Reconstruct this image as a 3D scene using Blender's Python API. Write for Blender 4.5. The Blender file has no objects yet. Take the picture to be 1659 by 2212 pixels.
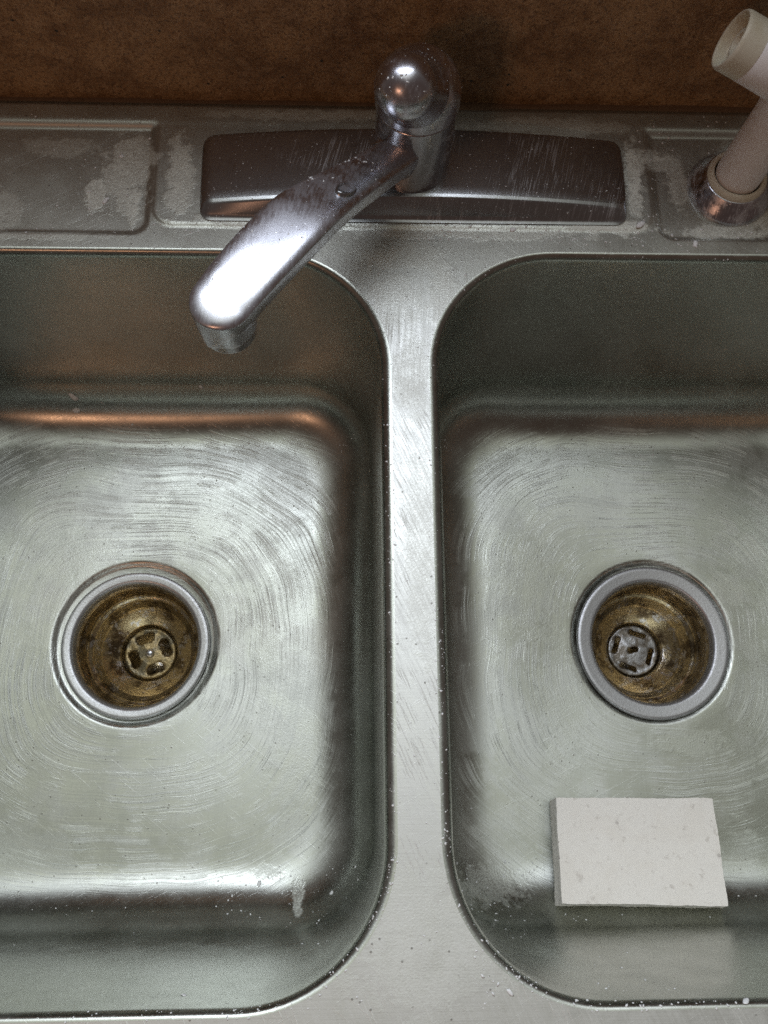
import bpy, bmesh, math, random
from mathutils import Vector, Matrix, noise
from mathutils.geometry import delaunay_2d_cdt
random.seed(7)
S = 0.001                                   # everything below is written in millimetres
sc = bpy.context.scene
C = sc.collection
R = math.radians

# ------------------------------------------------------------------ camera
cam = bpy.data.objects.new('camera', bpy.data.cameras.new('camera'))
C.objects.link(cam)
def mat_rot(p, y, r):
    return Matrix.Rotation(p, 3, 'X') @ Matrix.Rotation(y, 3, 'Y') @ Matrix.Rotation(r, 3, 'Z')
cam.matrix_world = Matrix.Translation(Vector((-32.16, -93.12, 450.8)) * S) @ mat_rot(0.2871, -0.0354, 0.0).to_4x4()
cam.data.sensor_fit = 'VERTICAL'
cam.data.sensor_height = 24.0
cam.data.lens = 1916.0 / 2212.0 * 24.0
cam.data.clip_start = 0.01
cam.data.clip_end = 50
sc.camera = cam
sc.view_settings.view_transform = 'Standard'
sc.view_settings.look = 'None'
sc.view_settings.gamma = 1
sc.view_settings.use_curve_mapping = False
sc.view_settings.exposure = 0.40
sc.cycles.use_denoising = False

# ------------------------------------------------------------------ node helper
class N:
    def __init__(s, tree): s.t = tree; s.n = tree.nodes; s.l = tree.links
    def put(s, sock, v):
        if v is None: return
        if hasattr(v, 'is_output') or isinstance(v, bpy.types.NodeSocket): s.l.new(v, sock)
        else: sock.default_value = v
    def node(s, kind, ins=None, **kw):
        n = s.n.new(kind)
        for k, v in kw.items(): setattr(n, k, v)
        for k, v in (ins or {}).items(): s.put(n.inputs[k], v)
        return n
    def m(s, op, a, b=None, c=None, clamp=False):
        n = s.node('ShaderNodeMath', operation=op, use_clamp=clamp)
        for i, v in enumerate((a, b, c)): s.put(n.inputs[i], v) if v is not None else None
        return n.outputs[0]
    def add(s, a, b): return s.m('ADD', a, b)
    def mul(s, a, b): return s.m('MULTIPLY', a, b)
    def step(s, v, lo, hi, a=0.0, b=1.0):
        n = s.node('ShaderNodeMapRange', interpolation_type='SMOOTHSTEP')
        for k, x in (('Value', v), ('From Min', lo), ('From Max', hi), ('To Min', a), ('To Max', b)): s.put(n.inputs[k], x)
        return n.outputs[0]
    def mix(s, f, a, b):
        n = s.node('ShaderNodeMix', data_type='RGBA')
        s.put(n.inputs[0], f); s.put(n.inputs[6], a if not isinstance(a, tuple) else (*a, 1)); s.put(n.inputs[7], b if not isinstance(b, tuple) else (*b, 1))
        return n.outputs[2]
    def mixf(s, f, a, b):
        n = s.node('ShaderNodeMix', data_type='FLOAT')
        s.put(n.inputs[0], f); s.put(n.inputs[2], a); s.put(n.inputs[3], b); return n.outputs[0]
    def vec(s, x, y, z=0.0):
        n = s.node('ShaderNodeCombineXYZ')
        for i, v in enumerate((x, y, z)): s.put(n.inputs[i], v)
        return n.outputs[0]
    def xyz(s, v):
        n = s.node('ShaderNodeSeparateXYZ'); s.put(n.inputs[0], v); return n.outputs
    def noise(s, v, scale, detail=3, rough=.5, dist=0.0):
        n = s.node('ShaderNodeTexNoise', {'Vector': v, 'Scale': scale, 'Detail': detail, 'Roughness': rough, 'Distortion': dist})
        return n.outputs[0]
    def vor(s, v, scale, rand=1.0):
        n = s.node('ShaderNodeTexVoronoi', {'Vector': v, 'Scale': scale, 'Randomness': rand}); return n.outputs
    def map(s, v, sx, sy, sz=1.0, off=(0, 0, 0), rot=(0, 0, 0)):
        if any(rot): v = s.node('ShaderNodeMapping', {'Vector': v, 'Rotation': rot}).outputs[0]   # turn first, then stretch
        return s.node('ShaderNodeMapping', {'Vector': v, 'Scale': (sx, sy, sz), 'Location': off}).outputs[0]
    def blob(s, X, Y, cx, cy, rx, ry, wob, edge=.40):
        """soft edged patch of film at a place on the surface, its outline broken up by noise"""
        dx = s.m('DIVIDE', s.m('SUBTRACT', X, cx), rx); dy = s.m('DIVIDE', s.m('SUBTRACT', Y, cy), ry)
        d = s.m('SQRT', s.add(s.mul(dx, dx), s.mul(dy, dy)))
        d = s.add(d, s.mul(s.m('SUBTRACT', wob, .5), 3.2))
        return s.m('SUBTRACT', 1.0, s.step(d, 1.0 - edge, 1.0 + edge * .5))

def material(name):
    m = bpy.data.materials.new(name); m.use_nodes = True
    t = m.node_tree; t.nodes.clear(); n = N(t)
    out = n.node('ShaderNodeOutputMaterial'); p = n.node('ShaderNodeBsdfPrincipled')
    t.links.new(p.outputs[0], out.inputs[0])
    return m, n, p
def mm_coords(n):
    tc = n.node('ShaderNodeTexCoord')
    v = n.node('ShaderNodeVectorMath', operation='SCALE'); n.put(v.inputs[0], tc.outputs['Object']); v.inputs['Scale'].default_value = 1000.0
    return v.outputs[0]
def bump(n, h, strength, dist, normal=None):
    b = n.node('ShaderNodeBump', {'Height': h, 'Strength': strength, 'Distance': dist * S})
    if normal is not None: n.put(b.inputs['Normal'], normal)
    return b.outputs[0]

# ------------------------------------------------------------------ light
w = bpy.data.worlds.new('World'); sc.world = w; w.use_nodes = True
w.node_tree.nodes.clear(); n = N(w.node_tree)
d = n.node('ShaderNodeTexCoord').outputs['Generated']; x, y, z = n.xyz(d)
low = n.mix(n.step(y, -0.3, 0.6), (0.045, 0.031, 0.026), (0.09, 0.085, 0.08))
up = n.step(n.add(n.add(z, n.mul(y, 0.65)), n.mul(n.mul(x, x), -1.0)), 0.67, 0.94)
ceil = n.mix(n.step(x, -0.45, 0.45), (0.80, 0.83, 0.75), (0.46, 0.47, 0.42))
ceil = n.mix(n.step(y, -0.42, -0.12), (0.50, 0.40, 0.36), ceil)
bg = n.node('ShaderNodeBackground', {'Color': n.mix(up, low, ceil), 'Strength': 1.2})
n.l.new(bg.outputs[0], n.node('ShaderNodeOutputWorld').inputs[0])

def area(name, loc, target, sx, sy, power, color):
    l = bpy.data.lights.new(name, 'AREA'); l.shape = 'RECTANGLE'; l.size = sx; l.size_y = sy; l.energy = power; l.color = color
    o = bpy.data.objects.new(name, l); C.objects.link(o); o.location = loc
    o.rotation_euler = (Vector(target) - Vector(loc)).to_track_quat('-Z', 'Y').to_euler()
    return o
# daylight from the window above the backsplash, and a warm lamp in the room behind the viewer
area('window_light', (-0.07, 0.36, 0.735), (-0.07, -1.0, 0.60), 0.52, 0.76, 6.0, (0.80, 0.86, 1.0))
area('warm_lamp', (-0.80, -1.15, 1.00), (-0.1, 0.2, -0.1), 0.26, 0.10, 1.5, (1.0, 0.50, 0.30))

# ------------------------------------------------------------------ object helpers
def obj(name, bm, mat, parent=None, loc=(0, 0, 0), smooth=True, rot=None):
    me = bpy.data.meshes.new(name)
    bm.transform(Matrix.Scale(S, 4)); bm.normal_update()
    bm.to_mesh(me); bm.free()
    if smooth: me.shade_smooth()
    if mat: me.materials.append(mat)
    o = bpy.data.objects.new(name, me); C.objects.link(o); o.location = Vector(loc) * S
    if rot is not None: o.rotation_euler = rot
    if parent: o.parent = parent
    return o
def tag(o, label=None, cat=None, group=None, kind=None):
    for k, v in (('label', label), ('category', cat), ('group', group), ('kind', kind)):
        if v: o[k] = v
    return o
def empty(name, loc):
    o = bpy.data.objects.new(name, None); C.objects.link(o); o.location = Vector(loc) * S; o.empty_display_size = .02
    return o
def sharp(o, deg):
    me = o.data
    bm = bmesh.new(); bm.from_mesh(me)
    for e in bm.edges:
        if len(e.link_faces) == 2 and e.calc_face_angle(0) > R(deg): e.smooth = False
    bm.to_mesh(me); bm.free()
def loft(bm, rings, cap0=False, cap1=False):
    vs = [[bm.verts.new(p) for p in r] for r in rings]
    k = len(rings[0])
    for a, b in zip(vs, vs[1:]):
        for i in range(k):
            bm.faces.new((a[i], a[(i + 1) % k], b[(i + 1) % k], b[i]))
    if cap0: bm.faces.new(list(reversed(vs[0])))
    if cap1: bm.faces.new(vs[-1])
    return vs
def lathe(bm, prof, seg=96, c=(0, 0), cap0=False, cap1=False):
    rings = [[(c[0] + r * math.cos(2 * math.pi * i / seg), c[1] + r * math.sin(2 * math.pi * i / seg), z) for i in range(seg)] for r, z in prof]
    v = loft(bm, rings, cap0, cap1)
    return v
def fine(prof, corner=.6, steps=4):
    """round every corner of a lathe profile a little"""
    out = [prof[0]]
    for a, b, c in zip(prof, prof[1:], prof[2:]):
        A, B, D = Vector(a), Vector(b), Vector(c)
        u = (A - B); v = (D - B); k = min(corner, u.length * .45, v.length * .45)
        P, Q = B + u.normalized() * k, B + v.normalized() * k
        for i in range(steps + 1):
            t = i / steps; out.append(tuple((P * (1 - t) ** 2 + B * 2 * t * (1 - t) + Q * t * t)))
    out.append(prof[-1]); return out
def rrect(hx, hy, r, z, cx=0, cy=0, na=20, nx=24, ny=24):
    r = min(r, hx - .01, hy - .01); P = []
    def arc(ax, ay, a0):
        for i in range(na + 1):
            t = a0 + math.pi / 2 * i / na; P.append((cx + ax + r * math.cos(t), cy + ay + r * math.sin(t), z))
    def line(x0, y0, x1, y1, k):
        for i in range(1, k): P.append((cx + x0 + (x1 - x0) * i / k, cy + y0 + (y1 - y0) * i / k, z))
    X, Y = hx - r, hy - r
    arc(X, Y, 0); line(X, hy, -X, hy, nx); arc(-X, Y, math.pi / 2); line(-hx, Y, -hx, -Y, ny)
    arc(-X, -Y, math.pi); line(-X, -hy, X, -hy, nx); arc(X, -Y, 1.5 * math.pi); line(hx, -Y, hx, Y, ny)
    return P
def sm(e0, e1, v):
    t = max(0, min(1, (v - e0) / (e1 - e0))); return t * t * (3 - 2 * t)

# ------------------------------------------------------------------ materials
def steel(name, kind, blobs=(), seed=0.0):
    m, n, p = material(name); P = mm_coords(n); X, Y, Z = n.xyz(P)
    wob = n.noise(P, .035, 4, .6); wob2 = n.noise(n.map(P, 1, 1, 1, (91, 13, 5)), .11, 5, .65)
    fine_ = n.noise(P, .9, 2, .6)
    if kind == 'deck':
        grain = n.noise(n.map(P, .02, 1.6, .5), 1.0, 4, .6)
        ang = n.map(P, .9, .045, .2, rot=(0, 0, R(-24)))
        ang2 = n.map(P, .8, .03, .2, rot=(0, 0, R(4)), off=(33, 0, 0))
        streak = n.mix(n.step(Y, 90, 125), n.noise(ang, 1.0, 4, .6), n.noise(ang2, 1.0, 4, .6))
    else:
        ax, ay = n.m('ABSOLUTE', X), n.m('ABSOLUTE', Y)
        ex = 3.0
        r = n.m('POWER', n.add(n.m('POWER', ax, ex), n.m('POWER', ay, ex)), 1 / ex)
        r = n.add(r, n.mul(n.noise(P, .0065, 2, .5), 46.0))
        a = n.m('ARCTAN2', Y, X)
        sw = n.vec(n.mul(r, 1.15), n.mul(a, .9), seed)
        streak = n.noise(sw, 1.0, 5, .62)
        grain = n.noise(n.map(P, 1.3, .03, .3, rot=(0, 0, R(3))), 1.0, 3, .6)
    smask = n.m('SUBTRACT', 1.0, n.step(Y, 188, 210)) if kind == 'deck' else n.m('SUBTRACT', 1.0, n.step(Z, -196.5, -189))
    streak = n.add(.45, n.mul(n.m('SUBTRACT', streak, .45), smask))
    S1 = n.step(streak, .36, .66)
    place = n.step(wob, .40, .62)
    V = n.vor(P, .22)
    dots = n.mul(n.m('SUBTRACT', 1.0, n.step(V[0], .08, .17)), n.step(n.xyz(V[1])[0], .60, .64))
    dots = n.mul(dots, n.step(wob2, .40, .52))
    sc1 = n.step(n.noise(n.map(P, .035, 1.5, .3, rot=(0, 0, R(38))), 1.0, 2, .5), .64, .69)
    sc2 = n.step(n.noise(n.map(P, .03, 1.7, .3, (40, 9, 0), rot=(0, 0, R(-27))), 1.0, 2, .5), .65, .70)
    scr = n.m('MAXIMUM', sc1, sc2)
    V2 = n.vor(n.map(P, 1, 1, 1, (7, 3, 2)), .55)
    crumbs = n.mul(n.m('SUBTRACT', 1.0, n.step(V2[0], .05, .22)), n.step(n.xyz(V2[1])[0], .80, .86))
    crumbs = n.mul(crumbs, n.step(wob2, .50, .64))
    film = n.mul(n.mul(S1, place), .35)
    if kind == 'deck': film = n.m('MAXIMUM', film, n.mul(n.step(n.add(wob2, wob), .70, 1.30, .36, .58), n.step(Y, 110, 205, 1.0, .45)))
    chalk = n.mul(n.mul(n.step(streak, .56, .66), n.step(n.noise(n.map(P, 1, 1, 1, (9, 40, 2)), .02, 3, .5), .44, .58)), .34 if kind == 'bowl' else .40)
    if kind == 'bowl':
        broad = n.noise(n.vec(n.mul(r, .30), n.mul(a, .8), seed + 3.0), 1.0, 5, .68)
        chalk = n.m('MAXIMUM', chalk, n.mul(n.mul(n.step(broad, .50, .60), n.step(wob, .44, .56)), n.mul(smask, .30)))
    for (cx, cy, rx, ry, k) in blobs:
        chalk = n.m('MAXIMUM', chalk, n.mul(n.mul(n.blob(X, Y, cx, cy, rx, ry, wob2), n.step(n.add(fine_, wob2), .75, 1.25, .55, 1.15)), k * 1.15))
    if kind == 'bowl':
        film = n.m('MAXIMUM', film, n.mul(n.mul(n.step(n.noise(n.map(P, 1, 1, 1, (50, 9, 1)), .018, 4, .6), .50, .60), .26), n.add(.1, n.mul(smask, .9))))
    base = n.mix(film, (.43, .445, .40) if kind == 'bowl' else (.60, .61, .58), (.74, .75, .71))
    base = n.mix(n.mul(n.step(grain, .45, .7), .22), base, (.36, .355, .33))
    base = n.mix(n.mul(n.mul(S1, place), .18), base, (.66, .67, .64))
    pat = n.noise(n.map(P, 1, 1, 1, (5, 77, 31)), .05, 4, .55)
    if kind == 'deck': base = n.mix(n.mul(n.step(Y, 120, 200), n.m('SUBTRACT', .8, film)), base, (.36, .365, .30))
    base = n.mix(n.mul(scr, .14), base, (.72, .72, .70))
    base = n.mix(chalk, base, (.74, .765, .69))
    base = n.mix(n.mul(dots, .75), base, (.20, .19, .17))
    base = n.mix(n.mul(crumbs, .8), base, (.85, .85, .83))
    n.put(p.inputs['Base Color'], base)
    n.put(p.inputs['Metallic'], n.m('SUBTRACT', 1.0, n.add(n.add(n.mul(film, .55), chalk), n.mul(crumbs, .8)), clamp=True))
    rg = n.add(.30 if kind == 'bowl' else .34, n.mul(S1, .10)); rg = n.add(rg, n.add(n.mul(film, .25), n.mul(n.m('SUBTRACT', pat, .5), .20))); rg = n.add(rg, n.mul(n.m('SUBTRACT', fine_, .5), .16))
    n.put(p.inputs['Roughness'], rg)
    h = n.add(n.mul(streak, .11), n.add(n.mul(grain, .15), n.mul(fine_, .30)))
    h = n.add(h, n.add(n.mul(dots, .8), n.mul(crumbs, 1.2)))
    rg = n.add(rg, n.mul(chalk, .3))
    if kind == 'bowl': rg = n.m('SUBTRACT', rg, n.mul(n.m('SUBTRACT', 1.0, smask), .12))
    h = n.add(h, n.add(n.add(n.mul(film, .9), n.mul(scr, .22)), n.mul(chalk, 2.5)))
    n.put(p.inputs['Normal'], bump(n, h, .6, .10))
    if kind == 'bowl':
        p.inputs['Anisotropic'].default_value = .55
        tg = n.node('ShaderNodeTangent', direction_type='RADIAL', axis='Z'); n.put(p.inputs['Tangent'], tg.outputs[0])
    return m

def chrome(name, rough=.10, film_amt=.5, tint=(.62, .62, .64), film_lo=.45, wipe=False, ridge=False):
    m, n, p = material(name); P = mm_coords(n)
    a = n.noise(P, .08, 5, .65); b = n.noise(n.map(P, .9, .12, .3, rot=(0, 0, R(12))), 1.0, 4, .6); f = n.noise(P, 1.3, 3, .6)
    V = n.vor(P, .5); spots = n.mul(n.m('SUBTRACT', 1.0, n.step(V[0], .06, .2)), n.step(n.xyz(V[1])[1], .78, .84))
    film = n.mul(n.step(n.add(n.mul(a, .6), n.mul(b, .4)), film_lo, film_lo + .18), film_amt)
    if wipe:
        ww = n.noise(n.map(P, 1.3, .05, .1, rot=(0, 0, R(14))), 1.0, 4, .6, .35); wl = n.noise(n.map(P, 1, 1, 1, (30, 0, 0)), .02, 3, .5)
        film = n.m('MAXIMUM', film, n.mul(n.mul(n.step(ww, .50, .62), n.step(wl, .36, .60)), .50))
    rh = 0.0
    if ridge:
        X, Y, Z = n.xyz(P); d_ = n.add(n.mul(n.add(X, 5.0), -.5755), n.mul(n.add(Y, 10.0), -.8178))
        lat_ = n.add(n.mul(n.add(X, 5.0), .8178), n.mul(n.add(Y, 10.0), -.5755))
        d_ = n.add(d_, n.add(n.mul(n.mul(lat_, lat_), .05), n.mul(a, 6.0)))
        up_part = n.m('SUBTRACT', 1.0, n.step(d_, 84, 86))
        film = n.m('MAXIMUM', film, n.mul(up_part, n.step(n.add(f, b), .7, 1.2, .42, .62)))
        line_ = n.mul(n.step(d_, 82.5, 84.5), n.m('SUBTRACT', 1.0, n.step(d_, 84.5, 86.5)))
        film = n.m('MAXIMUM', film, n.mul(line_, .5)); rh = n.mul(line_, 1.2)
    base = n.mix(film, tint, (.68, .68, .70) if not ridge else (.42, .43, .45)); base = n.mix(n.mul(spots, .7), base, (.8, .8, .8))
    n.put(p.inputs['Base Color'], base)
    n.put(p.inputs['Metallic'], n.m('SUBTRACT', 1.0, n.add(n.mul(film, .4), n.mul(spots, .6)), clamp=True))
    n.put(p.inputs['Roughness'], n.add(n.add(rough, n.mul(film, .32)), n.mul(f, .06)))
    n.put(p.inputs['Normal'], bump(n, n.add(n.add(n.mul(f, .4), rh), n.add(spots, n.mul(film, .5))), .35, .12))
    return m

def plastic(name, col, rough=.4, stain=(.62, .57, .42), amt=.5):
    m, n, p = material(name); P = mm_coords(n)
    a = n.noise(P, .06, 5, .65); f = n.noise(P, .8, 3, .6)
    n.put(p.inputs['Base Color'], n.mix(n.mul(n.step(a, .48, .72), amt), col, stain))
    n.put(p.inputs['Roughness'], n.add(rough, n.mul(f, .15)))
    n.put(p.inputs['Normal'], bump(n, f, .15, .1))
    return m

def laminate():
    m, n, p = material('brown_laminate'); P = mm_coords(n)
    a = n.noise(P, .045, 7, .72); b = n.noise(n.map(P, 1, 1, 1, (40, 0, 9)), .10, 5, .7); c = n.noise(P, .55, 5, .8)
    col = n.mix(n.step(a, .34, .66), (.26, .14, .06), (.50, .31, .15))
    col = n.mix(n.step(b, .45, .72, 0, .55), col, (.62, .42, .24))
    col = n.mix(n.step(c, .48, .62, 0, .75), col, (.10, .055, .028))
    V = n.vor(P, .16); col = n.mix(n.mul(n.m('SUBTRACT', 1.0, n.step(V[0], .04, .13)), n.step(n.xyz(V[1])[0], .7, .75)), col, (.30, .24, .18))
    V = n.vor(n.map(P, 1, 1, 1, (4, 8, 1)), .09); col = n.mix(n.mul(n.m('SUBTRACT', 1.0, n.step(V[0], .05, .12)), n.step(n.xyz(V[1])[0], .7, .75)), col, (.02, .015, .01))
    n.put(p.inputs['Base Color'], col); p.inputs['Roughness'].default_value = .42
    n.put(p.inputs['Normal'], bump(n, n.add(c, b), .25, .2))
    return m

def drain_metal(name, dirt=.5, tone=(.52, .525, .52), seed=0.0, grey=False):
    """flange is clean worn metal, the cup below is stained brown where water stands"""
    m, n, p = material(name); P = mm_coords(n); X, Y, Z = n.xyz(P)
    a = n.noise(n.map(P, 1, 1, 1, (seed, 3, 1)), .07, 5, .65); f = n.noise(P, .6, 4, .7); b = n.noise(n.map(P, 1, 1, 1, (seed * 2, 9, 4)), .13, 5, .7)
    inside = n.m('SUBTRACT', 1.0, n.step(Z, -9.0, -4.0))
    col = n.mix(n.mul(inside, dirt), tone, (.56, .41, .16))
    col = n.mix(n.mul(inside, n.step(a, .46, .62, 0, .80)), col, (.055, .032, .018))
    col = n.mix(n.mul(inside, n.step(b, .54, .62, 0, .85)), col, (.60, .57, .54))
    col = n.mix(n.m('MULTIPLY', n.step(f, .62, .70), .5), col, (.12, .11, .11))
    n.put(p.inputs['Base Color'], col)
    n.put(p.inputs['Metallic'], n.step(inside, 0, 1, .85, .90))
    n.put(p.inputs['Roughness'], n.add(n.mul(inside, -.18), n.add(.30, n.mul(f, .22))))
    n.put(p.inputs['Normal'], bump(n, n.add(n.mul(f, .7), n.mul(b, n.mul(inside, 2.0))), .55, .35))
    return m

DB = ((-166, 252, 16, 26, .60), (-183, 236, 6, 12, .75), (-160, 232, 5, 16, .70), (-134, 246, 8, 27, .70), (137, 250, 6, 25, .80), (118, 215.5, 28, 5, .85),
      (150, 264, 18, 8, .55), (-70, 214, 52, 4, .75), (45, 211, 70, 5, .50), (0, 195, 24, 9, .30), (190, 214, 34, 5, .65), (218, 222, 14, 8, .6), (-13, 277, 8, 7, .70),
      (165, 246, 8, 20, .5), (-60, 291, 60, 4, .35), (90, 286, 50, 6, .30), (-215, 206, 40, 3, .35), (0, 118, 12, 26, .35), (4, 20, 9, 60, .30), (0, -170, 40, 30, .25), (-10, 165, 16, 18, .30), (-205, 268, 22, 7, .35), (-95, 218, 34, 3, .6), (205, 270, 16, 9, .4), (100, 282, 30, 5, .4), (-235, 225, 10, 14, .3), (20, 170, 8, 20, .4))
M_deck = steel('steel_deck', 'deck', DB)
M_bowl = steel('steel_bowl', 'bowl', ((-38, 62, 24, 26, .32), (-62, 30, 18, 40, .25), (118, -60, 20, 60, .28), (96, -10, 9, 50, .30), (100, -156, 10, 5, .6), (122, -172, 4, 12, .6)))
M_bowlR = steel('steel_bowl_right', 'bowl', ((-90, 40, 26, 40, .30), (-70, -40, 18, 50, .26), (60, 38, 16, 14, .32), (20, -75, 30, 10, .3), (-130, -165, 26, 12, .4)), 7.0)
M_plate = chrome('dark_smudged_chrome', .17, .15, (.30, .31, .315), .26, True)
M_body = chrome('dull_chrome', .20, .45, (.42, .42, .44), .46)
M_shiny = chrome('polished_chrome', .07, .22, (.66, .66, .70), .54)
M_collar = chrome('soapy_chrome', .12, .75, (.46, .46, .50), .42)
M_handle = chrome('handle_chrome', .23, .3, (.56, .56, .60), .50)
M_spout = chrome('spout_chrome', .26, .25, (.66, .67, .72), .40, ridge=True)
M_white = plastic('cream_plastic', (.92, .91, .90), .42, (.68, .62, .50), .3)
M_ivory = plastic('ivory_plastic', (.70, .67, .54), .35, (.52, .45, .28), .5)
M_lam = laminate()
M_drainL = drain_metal('drain_metal_brown', .75, seed=4.0); M_drainR = drain_metal('drain_metal_grey', .7, (.44, .44, .45), seed=11.0)

# ------------------------------------------------------------------ backsplash and counter
def box(bm, x0, x1, y0, y1, z0, z1, bev=0.0):
    r = bmesh.ops.create_cube(bm, size=1, matrix=Matrix.Translation(((x0 + x1) / 2, (y0 + y1) / 2, (z0 + z1) / 2)) @ Matrix.Diagonal((x1 - x0, y1 - y0, z1 - z0, 1)))
    if bev: bmesh.ops.bevel(bm, geom=list({e for v in r['verts'] for e in v.link_edges}), offset=bev, segments=3, affect='EDGES', profile=.5)
WALL_Y = 301.5
bm = bmesh.new(); box(bm, -760, 760, WALL_Y, WALL_Y + 18, -3.9, 330, 2)
splash = obj('backsplash', bm, M_lam); sharp(splash, 30)
tag(splash, 'mottled brown laminate backsplash standing behind the sink and faucet', 'backsplash')
bm = bmesh.new()
m_caulk = plastic('brown_sealant', (.17, .10, .055), .45, (.08, .05, .03), .6)
rings = []
for i in range(121):
    x = -600 + 10 * i; k = 3.0 + .9 * noise.noise(Vector((x * .02, 0, 0)))
    k += .9 * sm(-100, 100, x)
    rings.append([(x, WALL_Y - k * (1 - math.cos(t)) ** 0.9 * 1.0, -3.85 + k * 1.5 * (1 - math.sin(t)) ) for t in [math.pi / 2 * j / 6 for j in range(7)]])
vs = [[bm.verts.new(p) for p in r] for r in rings]
for a, b in zip(vs, vs[1:]):
    for i in range(6): bm.faces.new((a[i], a[i + 1], b[i + 1], b[i]))
bmesh.ops.recalc_face_normals(bm, faces=bm.faces)
seal = obj('sealant', bm, m_caulk, splash)
bm = bmesh.new()
for a in ((-760, -372, -260, WALL_Y + 18), (372, 760, -260, WALL_Y + 18), (-372, 372, -260, -212), (-372, 372, 280, WALL_Y + 18)): box(bm, a[0], a[1], a[2], a[3], -42, -4)
cnt = obj('counter', bm, M_lam, smooth=False); tag(cnt, kind='structure')

# ------------------------------------------------------------------ sink
sink = empty('kitchen_sink', (0, 0, -4))
tag(sink, 'double bowl stainless steel kitchen sink wet with soapy smears, set in the counter', 'sink')
OFF = Vector((0, 0, 4))
HX, HY, CR, BX, BY = 179.3, 198.5, 75.0, 189.8, 0.0
def deck_h(x, y):
    h = 0.0
    ax = abs(x + 1)
    # raised faucet platform
    ux = min(ax - 148, 0); uy = min(y - 214, 281 - y)
    dcorner = 12
    qx, qy = 148 - ax, min(y - 213.5, 400)
    if qx < dcorner and qy < dcorner: dd = dcorner - math.hypot(dcorner - qx, dcorner - qy)
    else: dd = min(qx, qy)
    plat = sm(-1.0, 1.6, dd)
    # pressed-down side panels
    qx, qy = ax - 150.5, y - 208.5
    if qx < 9 and qy < 9: d2 = 9 - math.hypot(9 - qx, 9 - qy)
    else: d2 = min(qx, qy)
    rec = sm(-1.2, 2.0, min(d2, 282.5 - y))
    back = sm(281.5, 286.0, y)
    h = 1.0 * plat * (1 - back) - 1.9 * rec
    h += 1.2 * back                      # flat rolled rim along the wall
    h += -4.0 * sm(296.5, 299.2, y) - 4.0 * sm(366, 371, abs(x)) * 1.2 - 4.0 * sm(-221, -226, y) * 1.2
    return max(h, -3.9)
pts, edges = [], []
def hole(cx):
    ring = rrect(HX, HY, CR, 0, cx, BY); k = len(pts)
    for q in ring: pts.append(Vector(q[:2]))
    for i in range(len(ring)): edges.append((k + i, k + (i + 1) % len(ring)))
hole(-BX); hole(BX)
def rr_sd(x, y, cx):
    qx, qy = abs(x - cx) - (HX - CR), abs(y - BY) - (HY - CR)
    return math.hypot(max(qx, 0), max(qy, 0)) + min(max(qx, qy), 0) - CR
ys = [-226 + 1.2 * i for i in range(5)] + [-214, -206] + [-200 + 16 * i for i in range(25)] + [200 + 1.25 * i for i in range(80)]
ys = [y for y in ys if y <= 299.3] + [299.3]
fx = set()
xs = [-372 + 1.2 * i for i in range(6)] + [-365 + 4 * i for i in range(52)]
xs = [x for x in xs if x < -158] + [-158 + 1.2 * i for i in range(14)]
xs = xs + [-x for x in xs]; q = -138
while q <= 138: xs.append(q); q += 4
for x in sorted(set(round(v, 2) for v in xs)):
    for y in ys:
        if min(abs(rr_sd(x, y, -BX)), abs(rr_sd(x, y, BX))) > .9 and rr_sd(x, y, -BX) > 0 and rr_sd(x, y, BX) > 0: pts.append(Vector((x, y)))
vo, eo, fo, *_ = delaunay_2d_cdt(pts, edges, [], 0, 1e-4)
bm = bmesh.new(); vv = [bm.verts.new((p.x, p.y, deck_h(p.x, p.y))) for p in vo]
for f in fo:
    c = sum((vo[i] for i in f), Vector((0, 0))) / len(f)
    if rr_sd(c.x, c.y, -BX) < -.02 or rr_sd(c.x, c.y, BX) < -.02: continue
    try: bm.faces.new([vv[i] for i in f])
    except ValueError: pass
for v in [v for v in bm.verts if not v.link_faces]: bm.verts.remove(v)
bm.normal_update()
for f in bm.faces:
    if f.normal.z < 0: f.normal_flip()
deck = obj('deck', bm, M_deck, sink, OFF)

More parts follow.
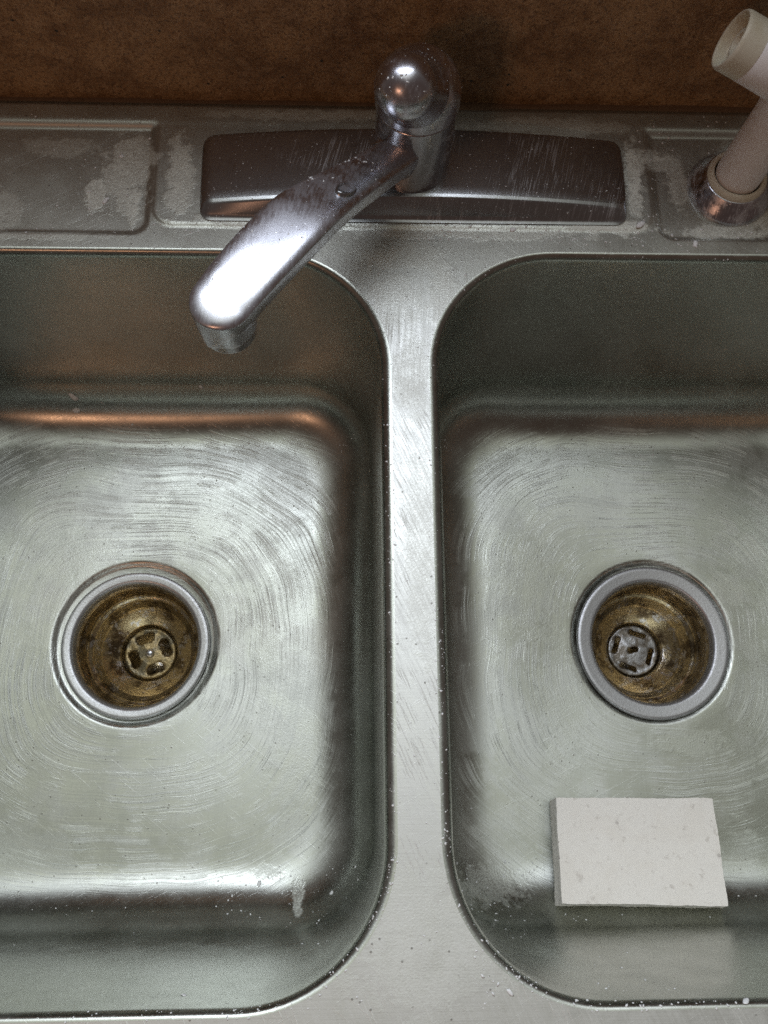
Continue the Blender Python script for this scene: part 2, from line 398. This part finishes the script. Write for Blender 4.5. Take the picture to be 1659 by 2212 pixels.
DZ = -197.0
def bowl_mesh():
    bm = bmesh.new(); rings = []
    def add(ix, iy, r, z): rings.append(rrect(HX - ix, HY - iy, r, z))
    add(0, 0, CR, 0)
    L = 6.0
    for i in range(1, 9):
        a = R(86) * i / 8; k = L * math.sin(a); add(k, k * .6, CR - k * .9, -L * (1 - math.cos(a)))
    i0 = L; z0 = -L
    fr = 40.0; zt = DZ + fr
    for i in range(1, 10):
        t = i / 9; add(i0 + 1.5 * t, i0 * .6 + 6.9 * t, CR - L - 12 * t, z0 + (zt - z0) * t)
    bx, by = i0 + 1.5, i0 * .6 + 6.9
    for i in range(1, 17):
        a = R(90) * i / 16; k = fr * (1 - math.cos(a)); add(bx + k * 1.2, by + k, (CR - L - 12) - k * .55, zt - fr * math.sin(a))
    hx, hy = HX - bx - fr * 1.2, HY - by - fr; rc = CR - L - 12 - fr * .55
    last = rings[-1]; nn = len(last)
    # floor: from the rounded rectangle to the circle of the drain opening
    circ = []
    for p in last:
        a = math.atan2(p[1] / hy * hx * .94, p[0]); circ.append((math.cos(a), math.sin(a)))
    for i in range(1, 15):
        t = i / 14; tt = t ** .9
        rings.append([(p[0] * (1 - tt) + c[0] * 62 * tt, p[1] * (1 - tt) + c[1] * 62 * tt, DZ - 2.2 * sm(0, 1, t)) for p, c in zip(last, circ)])
    for r, z in ((61, -2.3), (60, -2.6), (58.6, -3.5), (57.2, -4.6), (56, -5.0), (50, -5.2)):
        rings.append([(c[0] * r, c[1] * r, DZ + z) for c in circ])
    loft(bm, rings)
    bmesh.ops.recalc_face_normals(bm, faces=bm.faces)
    if sum(f.normal.z for f in bm.faces) < 0: bmesh.ops.reverse_faces(bm, faces=bm.faces)
    return bm
bowlL = obj('bowl', bowl_mesh(), M_bowl, sink, (-BX, BY, 4))
bowlR = bowlL.copy(); bowlR.data = bowlL.data.copy(); bowlR.data.materials[0] = M_bowlR; C.objects.link(bowlR); bowlR.parent = sink; bowlR.location = Vector((BX, BY, 4)) * S

# ------------------------------------------------------------------ drains
def drain_mesh(R0, top):
    bm = bmesh.new()
    prof = [(R0 - .4, -2.2), (R0, -.6), (R0 - .8, .5), (R0 - 2.5, .9), (R0 - 6, .5), (46.6, .1), (45.0, -1.4), (44.2, -7), (43.0, -9), (42.6, -24), (41.6, -27), (38.6, -29), (37.6, -31),
            (34, -38), (28, -43), (24, -45.6), (22.0, -46.6), (21.2, -48.5), (20.9, -53), (19.5, -54), (19.0, -95)]
    prof = fine(prof, 1.6)
    lathe(bm, prof, 96, cap1=True)
    bmesh.ops.recalc_face_normals(bm, faces=bm.faces)
    bmesh.ops.reverse_faces(bm, faces=bm.faces) if sum(f.normal.z * f.calc_area() for f in bm.faces) < 0 else None
    return bm
def slot(cx, cy, L, W, ang, bend=0.0, k=10):
    """outline of a slot with round ends, optionally bent round the centre of the grate"""
    P = []
    for s in (1, -1):
        for i in range(k + 1):
            a = math.pi / 2 * s - math.pi * i / k * 1.0 + (0)
            px = s * (L / 2 - W / 2) + W / 2 * math.cos(a); py = W / 2 * math.sin(a)
            P.append((px, py))
    out = []
    for px, py in P:
        py += bend * px * px
        out.append(Vector((cx + px * math.cos(ang) - py * math.sin(ang), cy + px * math.sin(ang) + py * math.cos(ang))))
    return out
def inside(p, poly):
    c = False; j = len(poly) - 1
    for i in range(len(poly)):
        a, b = poly[i], poly[j]
        if (a.y > p.y) != (b.y > p.y) and p.x < (b.x - a.x) * (p.y - a.y) / (b.y - a.y) + a.x: c = not c
        j = i
    return c
def grate_mesh(rad, holes, dome=1.5, th=1.3):
    P, E = [], []
    def ring(pl):
        k = len(P); P.extend(pl)
        for i in range(len(pl)): E.append((k + i, k + (i + 1) % len(pl)))
    ring([Vector((rad * math.cos(2 * math.pi * i / 64), rad * math.sin(2 * math.pi * i / 64))) for i in range(64)])
    for h in holes: ring(h)
    g = -rad
    while g < rad:
        h = -rad
        while h < rad:
            q = Vector((g + .3, h + .2))
            if q.length < rad - .8 and not any(inside(q, hh) for hh in holes) and min((q - a).length for hh in holes for a in hh) > .6: P.append(q)
            h += 1.6
        g += 1.6
    vo, eo, fo, *_ = delaunay_2d_cdt(P, E, [], 0, 1e-4)
    bm = bmesh.new()
    hz = lambda p: dome * (1 - (p.length / rad) ** 2) + .9 * sm(rad * .80, rad, p.length) + .35 * noise.noise(Vector((p.x * .3, p.y * .3, rad)))
    vv = [bm.verts.new((p.x, p.y, hz(p))) for p in vo]
    for f in fo:
        c = sum((vo[i] for i in f), Vector((0, 0))) / len(f)
        if c.length > rad or any(inside(c, h) for h in holes): continue
        try: bm.faces.new([vv[i] for i in f])
        except ValueError: pass
    for v in [v for v in bm.verts if not v.link_faces]: bm.verts.remove(v)
    bm.normal_update()
    for f in bm.faces:
        if f.normal.z < 0: f.normal_flip()
    ext = bmesh.ops.extrude_face_region(bm, geom=list(bm.faces))
    for v in [g for g in ext['geom'] if isinstance(g, bmesh.types.BMVert)]: v.co.z += th
    # the extruded copy is the top; drop nothing so the plate stays solid
    bmesh.ops.recalc_face_normals(bm, faces=bm.faces)
    return bm
def grate_material(name, col, dark, seed):
    m, n, p = material(name); P = mm_coords(n)
    a = n.noise(n.map(P, 1, 1, 1, (seed, 0, 0)), .16, 4, .6); f = n.noise(P, .8, 3, .6)
    n.put(p.inputs['Base Color'], n.mix(n.step(a, .42, .62), dark, col)); p.inputs['Metallic'].default_value = .65
    n.put(p.inputs['Roughness'], n.add(.18, n.mul(f, .2))); n.put(p.inputs['Normal'], bump(n, n.add(f, a), .6, .4))
    return m
rr = 19.6
TOP = DZ - 2.6
drainL = obj('drain', drain_mesh(53.6, 0), M_drainL, sink, (-BX + .3, -1.5, 4 + TOP + .8))
drainR = obj('drain', drain_mesh(56.8, 0), M_drainR, sink, (BX, -1.5, 4 + TOP + 1.6))
for d_, lab in ((drainL, 'drain with a brass brown strainer cup'), (drainR, 'drain with a grey strainer and a chalky brown cup')): d_['label'] = lab
hl = []
for k in range(4):
    a = R(22) + k * math.pi / 2; hl.append(slot(12.0 * math.cos(a), 12.0 * math.sin(a), 14.0, 7.4, a + math.pi / 2, -.02))
obj('grate', grate_mesh(rr, hl), grate_material('brass_grate', (.28, .21, .10), (.12, .10, .06), 2), drainL, (0, 0, -51.5))
bm = bmesh.new(); lathe(bm, fine([(3.4, 0), (3.4, 1.4), (2.0, 2.6), (.05, 3.0)], .6), 24, cap1=True)
rv = obj('rivet', bm, M_body, drainL, (0, 0, -48.9))
hr = [slot(0, .5, 9, 4.6, R(15))]
for k, aa in enumerate((70, 160, 250, 340)):
    a = R(aa); hr.append(slot(13.0 * math.cos(a), 13.0 * math.sin(a), 14.0, 4.0, a + math.pi / 2, -.028))
obj('grate', grate_mesh(rr, hr), grate_material('grey_grate', (.34, .34, .35), (.16, .14, .12), 5), drainR, (0, 0, -51.5))

# ------------------------------------------------------------------ faucet
faucet = empty('kitchen_faucet', (4, 248, 1))
tag(faucet, 'chrome single handle kitchen faucet with its spout swung over the left bowl', 'faucet')
FO = Vector((-4, -248, -1))
# escutcheon plate, crowned towards the middle, with a sloping front face
bm = bmesh.new(); rings = []
X0, X1, YF, YB = -121.0, 130.0, 217.5, 272.0
nx = 60
def plate_top(x):
    t = (x - (X0 + X1) / 2) / ((X1 - X0) / 2); return 5.5 + 8.5 * (1 - abs(t) ** 2.0)
for i in range(nx + 1):
    u = -math.cos(math.pi * i / nx); x = (X0 + X1) / 2 + (X1 - X0) / 2 * u
    e = math.sqrt(max(0, 1 - ((abs(x - (X0 + X1) / 2) - ((X1 - X0) / 2 - 7)) / 7) ** 2)) if abs(x - (X0 + X1) / 2) > (X1 - X0) / 2 - 7 else 1.0
    ce = 7 * (1 - e); H = plate_top(x) * (.55 + .45 * e); yf, yb = YF + ce, YB - ce
    prof = [(yf - 1.5, 0.0), (yf - 1.5, .9), (yf - .3, 1.3), (yf + .8, 1.8)]
    for j in range(1, 8): prof.append((yf + .8 + 6.0 * j / 7, 1.8 + (H - 2.4) * (j / 7) ** .85))
    for j in range(1, 6): prof.append((yf + 6.8 + 2.2 * math.sin(j / 5 * math.pi / 2), H - .6 + .6 * math.sin(j / 5 * math.pi / 2)))
    for j in range(1, 9): prof.append((yf + 9 + (yb - 3 - yf - 9) * j / 8, H + .5 * math.sin(math.pi * j / 8)))
    for j in range(1, 6): prof.append((yb - 3 + 3 * math.sin(j / 5 * math.pi / 2), H - 3 * (1 - math.cos(j / 5 * math.pi / 2))))
    prof.append((yb, 0))
    rings.append([(x, a, b + 1.05) for a, b in prof])
vs = [[bm.verts.new(p) for p in r] for r in rings]
for a, b in zip(vs, vs[1:]):
    for i in range(len(a) - 1): bm.faces.new((a[i], b[i], b[i + 1], a[i + 1]))
bm.faces.new(vs[0]); bm.faces.new(list(reversed(vs[-1])))
bmesh.ops.recalc_face_normals(bm, faces=bm.faces)
bp = obj('base_plate', bm, M_plate, faucet, FO); sharp(bp, 50)
# body
AX, AY = 2.0, 248.0
bm = bmesh.new()
lathe(bm, fine([(21.9, 8), (21.8, 62), (20.6, 63), (20.6, 65)], .8), 96, (AX, AY))
bmesh.ops.recalc_face_normals(bm, faces=bm.faces)
obj('body', bm, M_body, faucet, FO)
# handle: cap with a short thick lever that ends in a ball
bm = bmesh.new()
cen = Vector((AX, AY, 70.0)); ball = Vector((-7.0, 221.0, 103.0)); RC, RB = 22.7, 15.0
prof = [(20.8, 63.2), (22.3, 63.5), (22.7, 64.6), (22.75, 68)]
lathe(bm, fine(prof, .7) + [(RC * math.cos(R(a)), 70 + RC * math.sin(R(a))) for a in range(4, 90, 4)] + [(.05, 70 + RC)], 96, (AX, AY), cap1=True)
ax = (ball - cen); Lh = ax.length; ax.normalize(); q = ax.to_track_quat('Z', 'Y').to_matrix()
sec = []
for i in range(0, 15):
    t = i / 14; s_ = 2 + (Lh - 2) * t
    rad = 20.5 * (1 - t) + RB * t - 1.2 * math.sin(math.pi * t)
    sec.append((s_, rad))
sec = [(s_, r_) for s_, r_ in sec if s_ < Lh - 3]
for a in range(-12, 90, 6): sec.append((Lh + RB * math.sin(R(a)), RB * math.cos(R(a))))
rings = []
for s_, r_ in sec: rings.append([tuple(cen + q @ Vector((r_ * math.cos(2 * math.pi * k / 64), r_ * math.sin(2 * math.pi * k / 64), s_))) for k in range(64)])
loft(bm, rings, cap1=True)
bmesh.ops.recalc_face_normals(bm, faces=bm.faces)
obj('handle', bm, M_handle, faucet, FO)
# spout
def cr(pts, t):
    n_ = len(pts) - 1; k = min(int(t * n_), n_ - 1); u = t * n_ - k
    p = [pts[max(0, min(n_, k + d_))] for d_ in (-1, 0, 1, 2)]
    return [0.5 * ((2 * b) + (-a + c) * u + (2 * a - 5 * b + 4 * c - d_) * u * u + (-a + 3 * b - 3 * c + d_) * u ** 3) for a, b, c, d_ in zip(*p)]
root = Vector((-1.0, 238.0)); end = Vector((-96.0, 108.0))
# along the spout: fraction, top height, half width, thickness
KEY = [(-.02, 45, 10.6, 16), (.10, 53, 11.0, 16), (.22, 62.5, 11.7, 17), (.34, 72.5, 12.7, 18), (.46, 82, 14.2, 20), (.58, 89.4, 15.7, 22), (.74, 93.0, 15.9, 22), (.88, 93.5, 15.4, 22), (.955, 92.4, 14.9, 22)]
bm = bmesh.new(); rings = []
dirv = (end - root).normalized(); side = Vector((-dirv.y, dirv.x)); LEN = (end - root).length
M_ = 90
def section(c, hw, th, crown, lat, up_, zt, wide=1.0):
    ring = []
    for k in range(64):
        a = 2 * math.pi * k / 64; ca, sa = math.cos(a), math.sin(a)
        if sa >= 0: u = hw * math.copysign(abs(ca) ** (2 / 2.7), ca); v = crown * (abs(sa) ** (2 / 2.2))
        else: u = hw * math.copysign(abs(ca) ** (2 / 6.0), ca) * (1 - .12 * abs(sa)); v = -(th - crown) * (abs(sa) ** (2 / 3.0))
        ring.append(tuple(Vector((c.x, c.y, zt)) + lat * u + up_ * (v - crown)))
    return ring
for i in range(M_ + 1):
    f, zt, hw, th = cr(KEY, i / M_)
    c = root + (end - root) * f
    f2, z2, *_ = cr(KEY, min(1, i / M_ + .01)); f1, z1, *_ = cr(KEY, max(0, i / M_ - .01))
    tan = Vector((dirv.x * (f2 - f1) * LEN, dirv.y * (f2 - f1) * LEN, z2 - z1)).normalized(); lat = Vector((side.x, side.y, 0)); up_ = lat.cross(tan) * -1
    if up_.z < 0: up_ = -up_
    rings.append(section(c, hw, th, 4.2, lat, up_, zt))
f, zt, hw, th = KEY[-1]
oc = root + (end - root) * f
for j in range(1, 15):
    a = R(88) * j / 14
    c = oc + dirv * (hw * math.sin(a))
    rings.append(section(c, max(hw * math.cos(a), .3), th, 4.2 * math.cos(a) ** .8, lat, Vector((0, 0, 1)), zt - 1.0 * sm(0, 1, j / 14) - 1.4 * (1 - math.cos(a)) - 4.2 * (1 - math.cos(a) ** .8) * .35))
loft(bm, rings, True, True)
bmesh.ops.recalc_face_normals(bm, faces=bm.faces)
lathe(bm, fine([(.05, 84), (13.0, 83), (14.25, 80), (14.25, 70), (13.6, 69)], 1.0, 4), 64, (oc.x, oc.y), cap0=True)
spout = obj('spout', bm, M_spout, faucet, FO); sharp(spout, 42)
bm = bmesh.new()
lathe(bm, fine([(13.3, 70.6), (13.6, 68.6), (13.3, 67.4), (13.2, 62), (12.4, 61), (10.6, 61), (10.4, 66)], .5), 64, (oc.x, oc.y), cap1=True)
bmesh.ops.recalc_face_normals(bm, faces=bm.faces)
aer = obj('aerator', bm, M_body, spout)
# small maker's dimple and button on the side of the spout
# collar where the spout enters the body
bm = bmesh.new()
rings = []
for yy, hw, hh in ((-6, 13.2, 12.2), (4.6, 13.2, 12.2), (5.6, 12.8, 11.8), (6.0, 11.8, 10.8), (5.0, 11.2, 10.2)):
    c = Vector((AX, AY)) + dirv * (17.0 + yy)
    rings.append([(c.x + side.x * hw * math.cos(t), c.y + side.y * hw * math.cos(t), 38.0 + hh * math.sin(t)) for t in [2 * math.pi * k / 40 for k in range(40)]])
loft(bm, rings, True, True); bmesh.ops.recalc_face_normals(bm, faces=bm.faces)
obj('spout_collar', bm, M_body, faucet, FO)

# ------------------------------------------------------------------ side sprayer
SX, SY = 195.5, 244.0
spray = empty('side_sprayer', (SX, SY, -2)); tag(spray, 'white plastic side sprayer standing in a chrome collar at the right of the faucet', 'sprayer')
SO = Vector((0, 0, 2))
bm = bmesh.new(); lathe(bm, fine([(25.5, -2), (25.5, -.5), (24.4, 1.5), (21, 6), (18.5, 9.8), (17.4, 10.2), (15.5, 9.6), (15.0, 4)], 1.2), 96)
bmesh.ops.recalc_face_normals(bm, faces=bm.faces); obj('collar', bm, M_collar, spray, SO)
bm = bmesh.new(); lathe(bm, fine([(17.6, 9.0), (17.8, 11.0), (16.8, 13.2), (14.6, 13.8), (13.9, 11)], 1.0), 96)
bmesh.ops.recalc_face_normals(bm, faces=bm.faces); obj('holder_ring', bm, M_ivory, spray, SO)
bm = bmesh.new(); lathe(bm, [(12.6, 6), (13.3, 12.4), (13.4, 14), (13.4, 30), (12.8, 45), (12.4, 60), (12.6, 72), (13.2, 84), (12.6, 94), (9.5, 100), (4, 102.5), (.05, 103)], 96, cap0=True, cap1=True)
bmesh.ops.recalc_face_normals(bm, faces=bm.faces); obj('wand', bm, M_white, spray, SO)
hd = Vector((-.90, .27, .28)).normalized(); hq = hd.to_track_quat('Z', 'Y').to_matrix().to_4x4(); hc = Vector((0, 0, 88))
def headmesh(prof, cap1=True, cap0=True):
    bm = bmesh.new(); lathe(bm, prof, 96, cap0=cap0, cap1=cap1); bm.transform(Matrix.Translation(hc) @ hq)
    bmesh.ops.recalc_face_normals(bm, faces=bm.faces); return bm
sh = obj('spray_head', headmesh([(.05, -22), (8, -21), (13, -17), (15.2, -10), (15.6, 0), (15.4, 16), (15.0, 30.4), (14.6, 30.8), (14.6, 31.4)], cap1=True), M_white, spray, SO)
obj('nozzle', headmesh(fine([(14.9, 31.0), (14.9, 42), (14.0, 43.6), (12.6, 43.0), (12.2, 37), (8.0, 35.5), (7.6, 39), (5.2, 39.4), (4.8, 35)], .8), cap0=False), M_ivory, sh, (0, 0, 0))

# ------------------------------------------------------------------ eraser sponge
def sponge_mesh():
    A = [Vector((105.2, -109.6, -176.4)), Vector((213.6, -111.2, -176.4)), Vector((211.6, -178.0, -164.8)), Vector((102.6, -174.8, -164.8))]
    nrm = (A[1] - A[0]).cross(A[3] - A[0]).normalized(); nrm = nrm if nrm.z > 0 else -nrm
    T = 19.5; nu, nv, nw = 120, 76, 10
    bm = bmesh.new(); grid = {}
    def P(i, j, k):
        key = (i, j, k)
        if key in grid: return grid[key]
        u, v, w_ = i / nu, j / nv, k / nw
        top = A[0] * (1 - u) * (1 - v) + A[1] * u * (1 - v) + A[2] * u * v + A[3] * (1 - u) * v
        p = top - nrm * T * w_
        # worn edges and a grainy, slightly nibbled outline
        e = min(u * 110, (1 - u) * 110, v * 67, (1 - v) * 67); ez = min(w_ * T, (1 - w_) * T)
        rnd = 1.0
        if e < rnd and ez < rnd:
            cx_ = (A[0] + A[2]) / 2 - nrm * T / 2; p += (cx_ - p).normalized() * .35
        q_ = p * .22; d_ = noise.fractal(q_ * 1.7, .8, 2.1, 4) * .26 + (noise.noise(p * .06)) * .5 - .6 * max(0, noise.noise(p * .12 + Vector((9, 3, 1))) - .45)
        outw = Vector((0, 0, 0))
        if i == 0: outw -= (A[1] - A[0]).normalized()
        if i == nu: outw += (A[1] - A[0]).normalized()
        if j == 0: outw -= (A[3] - A[0]).normalized()
        if j == nv: outw += (A[3] - A[0]).normalized()
        if k == 0: outw += nrm * .5
        p = p + outw * d_
        if k > 5 and (i == 0 or j == nv): p += outw * (.9 * abs(noise.noise(p * .35)))
        grid[key] = bm.verts.new(p); return grid[key]
    for i in range(nu):
        for j in range(nv):
            bm.faces.new((P(i, j, 0), P(i, j + 1, 0), P(i + 1, j + 1, 0), P(i + 1, j, 0))); bm.faces.new((P(i, j, nw), P(i + 1, j, nw), P(i + 1, j + 1, nw), P(i, j + 1, nw)))
    for k in range(nw):
        for i in range(nu):
            bm.faces.new((P(i, 0, k), P(i + 1, 0, k), P(i + 1, 0, k + 1), P(i, 0, k + 1))); bm.faces.new((P(i, nv, k), P(i, nv, k + 1), P(i + 1, nv, k + 1), P(i + 1, nv, k)))
        for j in range(nv):
            bm.faces.new((P(0, j, k), P(0, j, k + 1), P(0, j + 1, k + 1), P(0, j + 1, k))); bm.faces.new((P(nu, j, k), P(nu, j + 1, k), P(nu, j + 1, k + 1), P(nu, j, k + 1)))
    bmesh.ops.recalc_face_normals(bm, faces=bm.faces)
    return bm
m, n, p = material('melamine_foam'); P = mm_coords(n)
a = n.noise(P, .05, 4, .6); f = n.noise(P, 1.1, 4, .7); V = n.vor(P, .075); g = n.noise(P, .16, 4, .7)
col = n.mix(n.step(a, .4, .66, 0, .6), (.95, .90, .83), (.90, .84, .76))
col = n.mix(n.step(g, .56, .70, 0, .5), col, (.58, .52, .46))
col = n.mix(n.mul(n.m('SUBTRACT', 1.0, n.step(V[0], .04, .15)), n.step(n.xyz(V[1])[0], .55, .62, 0, .6)), col, (.40, .36, .33))
n.put(p.inputs['Base Color'], col); p.inputs['Roughness'].default_value = .9; p.inputs['Specular IOR Level'].default_value = .2
pit = n.mul(n.m('SUBTRACT', 1.0, n.step(V[0], .04, .2)), -1.0)
n.put(p.inputs['Normal'], bump(n, n.add(n.mul(f, .8), n.add(pit, g)), .55, .5))
sp = obj('eraser_sponge', sponge_mesh(), m); sharp(sp, 40)
tag(sp, 'white rectangular cleaning sponge lying at the front of the right bowl', 'sponge')

# oval emblem recess on the shoulder of the spout
bm = bmesh.new()
f = .405; c = root + (end - root) * f
tan = Vector((dirv.x * 10, dirv.y * 10, 6.9)).normalized(); lat = Vector((side.x, side.y, 0)); up_ = lat.cross(tan); up_ = up_ if up_.z > 0 else -up_
sgn = 1 if side.x > 0 else -1
o_ = Vector((c.x, c.y, 77.9)) + lat * 5.2 * sgn + up_ * -.25
def oval(a, b, h): return [tuple(o_ + tan * (a * math.cos(t)) + lat * (b * math.sin(t)) + up_ * (h - .10 * abs(b * math.sin(t) + 1) * sgn * 0)) for t in [2 * math.pi * k / 40 for k in range(40)]]
loft(bm, [oval(7.9, 4.4, -1.4), oval(7.8, 4.3, .5), oval(7.0, 3.7, .95), oval(6.2, 3.0, .5), oval(5.9, 2.8, -.3)], False, True)
bmesh.ops.recalc_face_normals(bm, faces=bm.faces)
obj('emblem', bm, M_plate, spout)

# ------------------------------------------------------------------ soap crust and foam flakes left on the metal
from mathutils.bvhtree import BVHTree
def tree(o, off):
    me = o.data; return BVHTree.FromPolygons([v.co / S + Vector(off) for v in me.vertices], [tuple(p.vertices) for p in me.polygons])
T = [tree(deck, (0, 0, 0)), tree(bowlL, (-BX, 0, 0)), tree(bowlL, (BX, 0, 0)), tree(bp, (0, 0, 0)), tree(spout, (0, 0, 0))]
T += [tree(o, (0, 0, 0)) for o in faucet.children if o.name in ('body', 'handle')]
DR = [(-BX + .3, -1.5), (BX, -1.5)]
bm = bmesh.new(); rnd = random.Random(11)
def flake(x, y, size, flat=.35):
    if any(math.hypot(x - a, y - b) < 63 for a, b in DR): return
    best = None
    for t in T:
        h = t.ray_cast(Vector((x, y, 300)), Vector((0, 0, -1)))
        if h[0] is not None and (best is None or h[0].z > best[0].z): best = h
    if best is None: return
    loc, nr = best[0], best[1]
    if nr.z < 0: nr = -nr
    q = nr.to_track_quat('Z', 'Y').to_matrix().to_4x4() @ Matrix.Rotation(rnd.random() * 6.28, 4, 'Z')
    st = rnd.uniform(.6, 1.7)
    r = bmesh.ops.create_icosphere(bm, subdivisions=1 if size < 1.2 else 2, radius=1.0)
    sd = rnd.random() * 50
    for v in r['verts']:
        k = 1 + .55 * noise.noise(v.co * 1.4 + Vector((sd, 0, 0)))
        v.co = Vector((v.co.x * size * k * st, v.co.y * size * k / st ** .5, v.co.z * size * flat * k))
    bmesh.ops.transform(bm, matrix=Matrix.Translation(loc + nr * size * flat * .35) @ q, verts=r['verts'])
def sz(lo, hi): return lo + (hi - lo) * rnd.random() ** 2.6
def rim(cx, t0, t1, cnt, i0, i1, lo, hi):
    ring = rrect(HX, HY, CR, 0, 0, 0); k = len(ring)
    for _ in range(cnt):
        j = int((t0 + (t1 - t0) * rnd.random()) * k) % k; p, q_ = Vector(ring[j][:2]), Vector(ring[(j + 1) % k][:2])
        tg = (q_ - p).normalized(); inn = Vector((-tg.y, tg.x)); ins = rnd.uniform(i0, i1)
        a = p.lerp(q_, rnd.random()) + inn * ins
        if (noise.noise(Vector((a.x * .05, a.y * .05, cx))) + .25) > rnd.random() * .5: flake(a.x + cx, a.y, sz(lo, hi))
def field(x0, x1, y0, y1, cnt, lo, hi, fq=.06, thr=.0):
    for _ in range(cnt):
        x, y = rnd.uniform(x0, x1), rnd.uniform(y0, y1)
        if noise.noise(Vector((x * fq, y * fq, 3.3))) > thr: flake(x, y, sz(lo, hi))
rim(BX, .42, .78, 620, -.5, 4.5, .18, .75)
rim(-BX, .70, .98, 420, -.5, 4.0, .18, .65)
rim(-BX, .0, .42, 160, -1, 3, .15, .5); rim(BX, .08, .5, 200, -1, 3, .15, .6)
field(-125, -28, -196, -150, 260, .15, .8); field(24, 140, -196, -150, 420, .15, .8); field(140, 240, -196, -160, 90, .15, .7)
field(-245, -130, -196, -150, 60, .15, .6)
field(-240, -30, 144, 154, 260, .15, .6, thr=-.2); field(30, 240, 144, 154, 260, .15, .6, thr=-.2)
field(-250, -140, 205, 296, 240, .12, .8, thr=-.05); field(128, 240, 200, 296, 380, .12, .9, thr=-.05); field(-140, 140, 203, 216, 380, .15, .75, thr=-.1)
field(-125, 132, 215, 275, 420, .10, .45, thr=-.2); field(-110, 5, 90, 235, 420, .10, .42, thr=.05)
field(-245, -40, -140, 140, 140, .12, .55); field(40, 245, -140, 140, 140, .12, .55); field(-240, 240, 160, 192, 90, .15, .8)
field(-10, 10, -190, 190, 160, .10, .45)
for x, y, k in ((-146, 187, 1.6), (-243, 183, 3.0), (-243, 176, 2.4), (-95, -163, 1.5), (-46, -168, 1.3), (-30, -171, 1.0), (-113, -194, 1.4), (40, -190, 1.2), (150, -196, 1.6),
                (-177, 231, 1.8), (-170, 262, 1.5), (62, 213, 1.6), (138, 217, 2.2), (170, 205, 1.8)): flake(x, y, k, .3)
foam = plastic('dried_soap', (.78, .78, .77), .55, (.66, .64, .60), .5)
so = obj('soap_residue', bm, foam)
tag(so, 'white crusts and flakes of dried soap scattered over the sink and faucet', 'soap residue', kind='stuff')
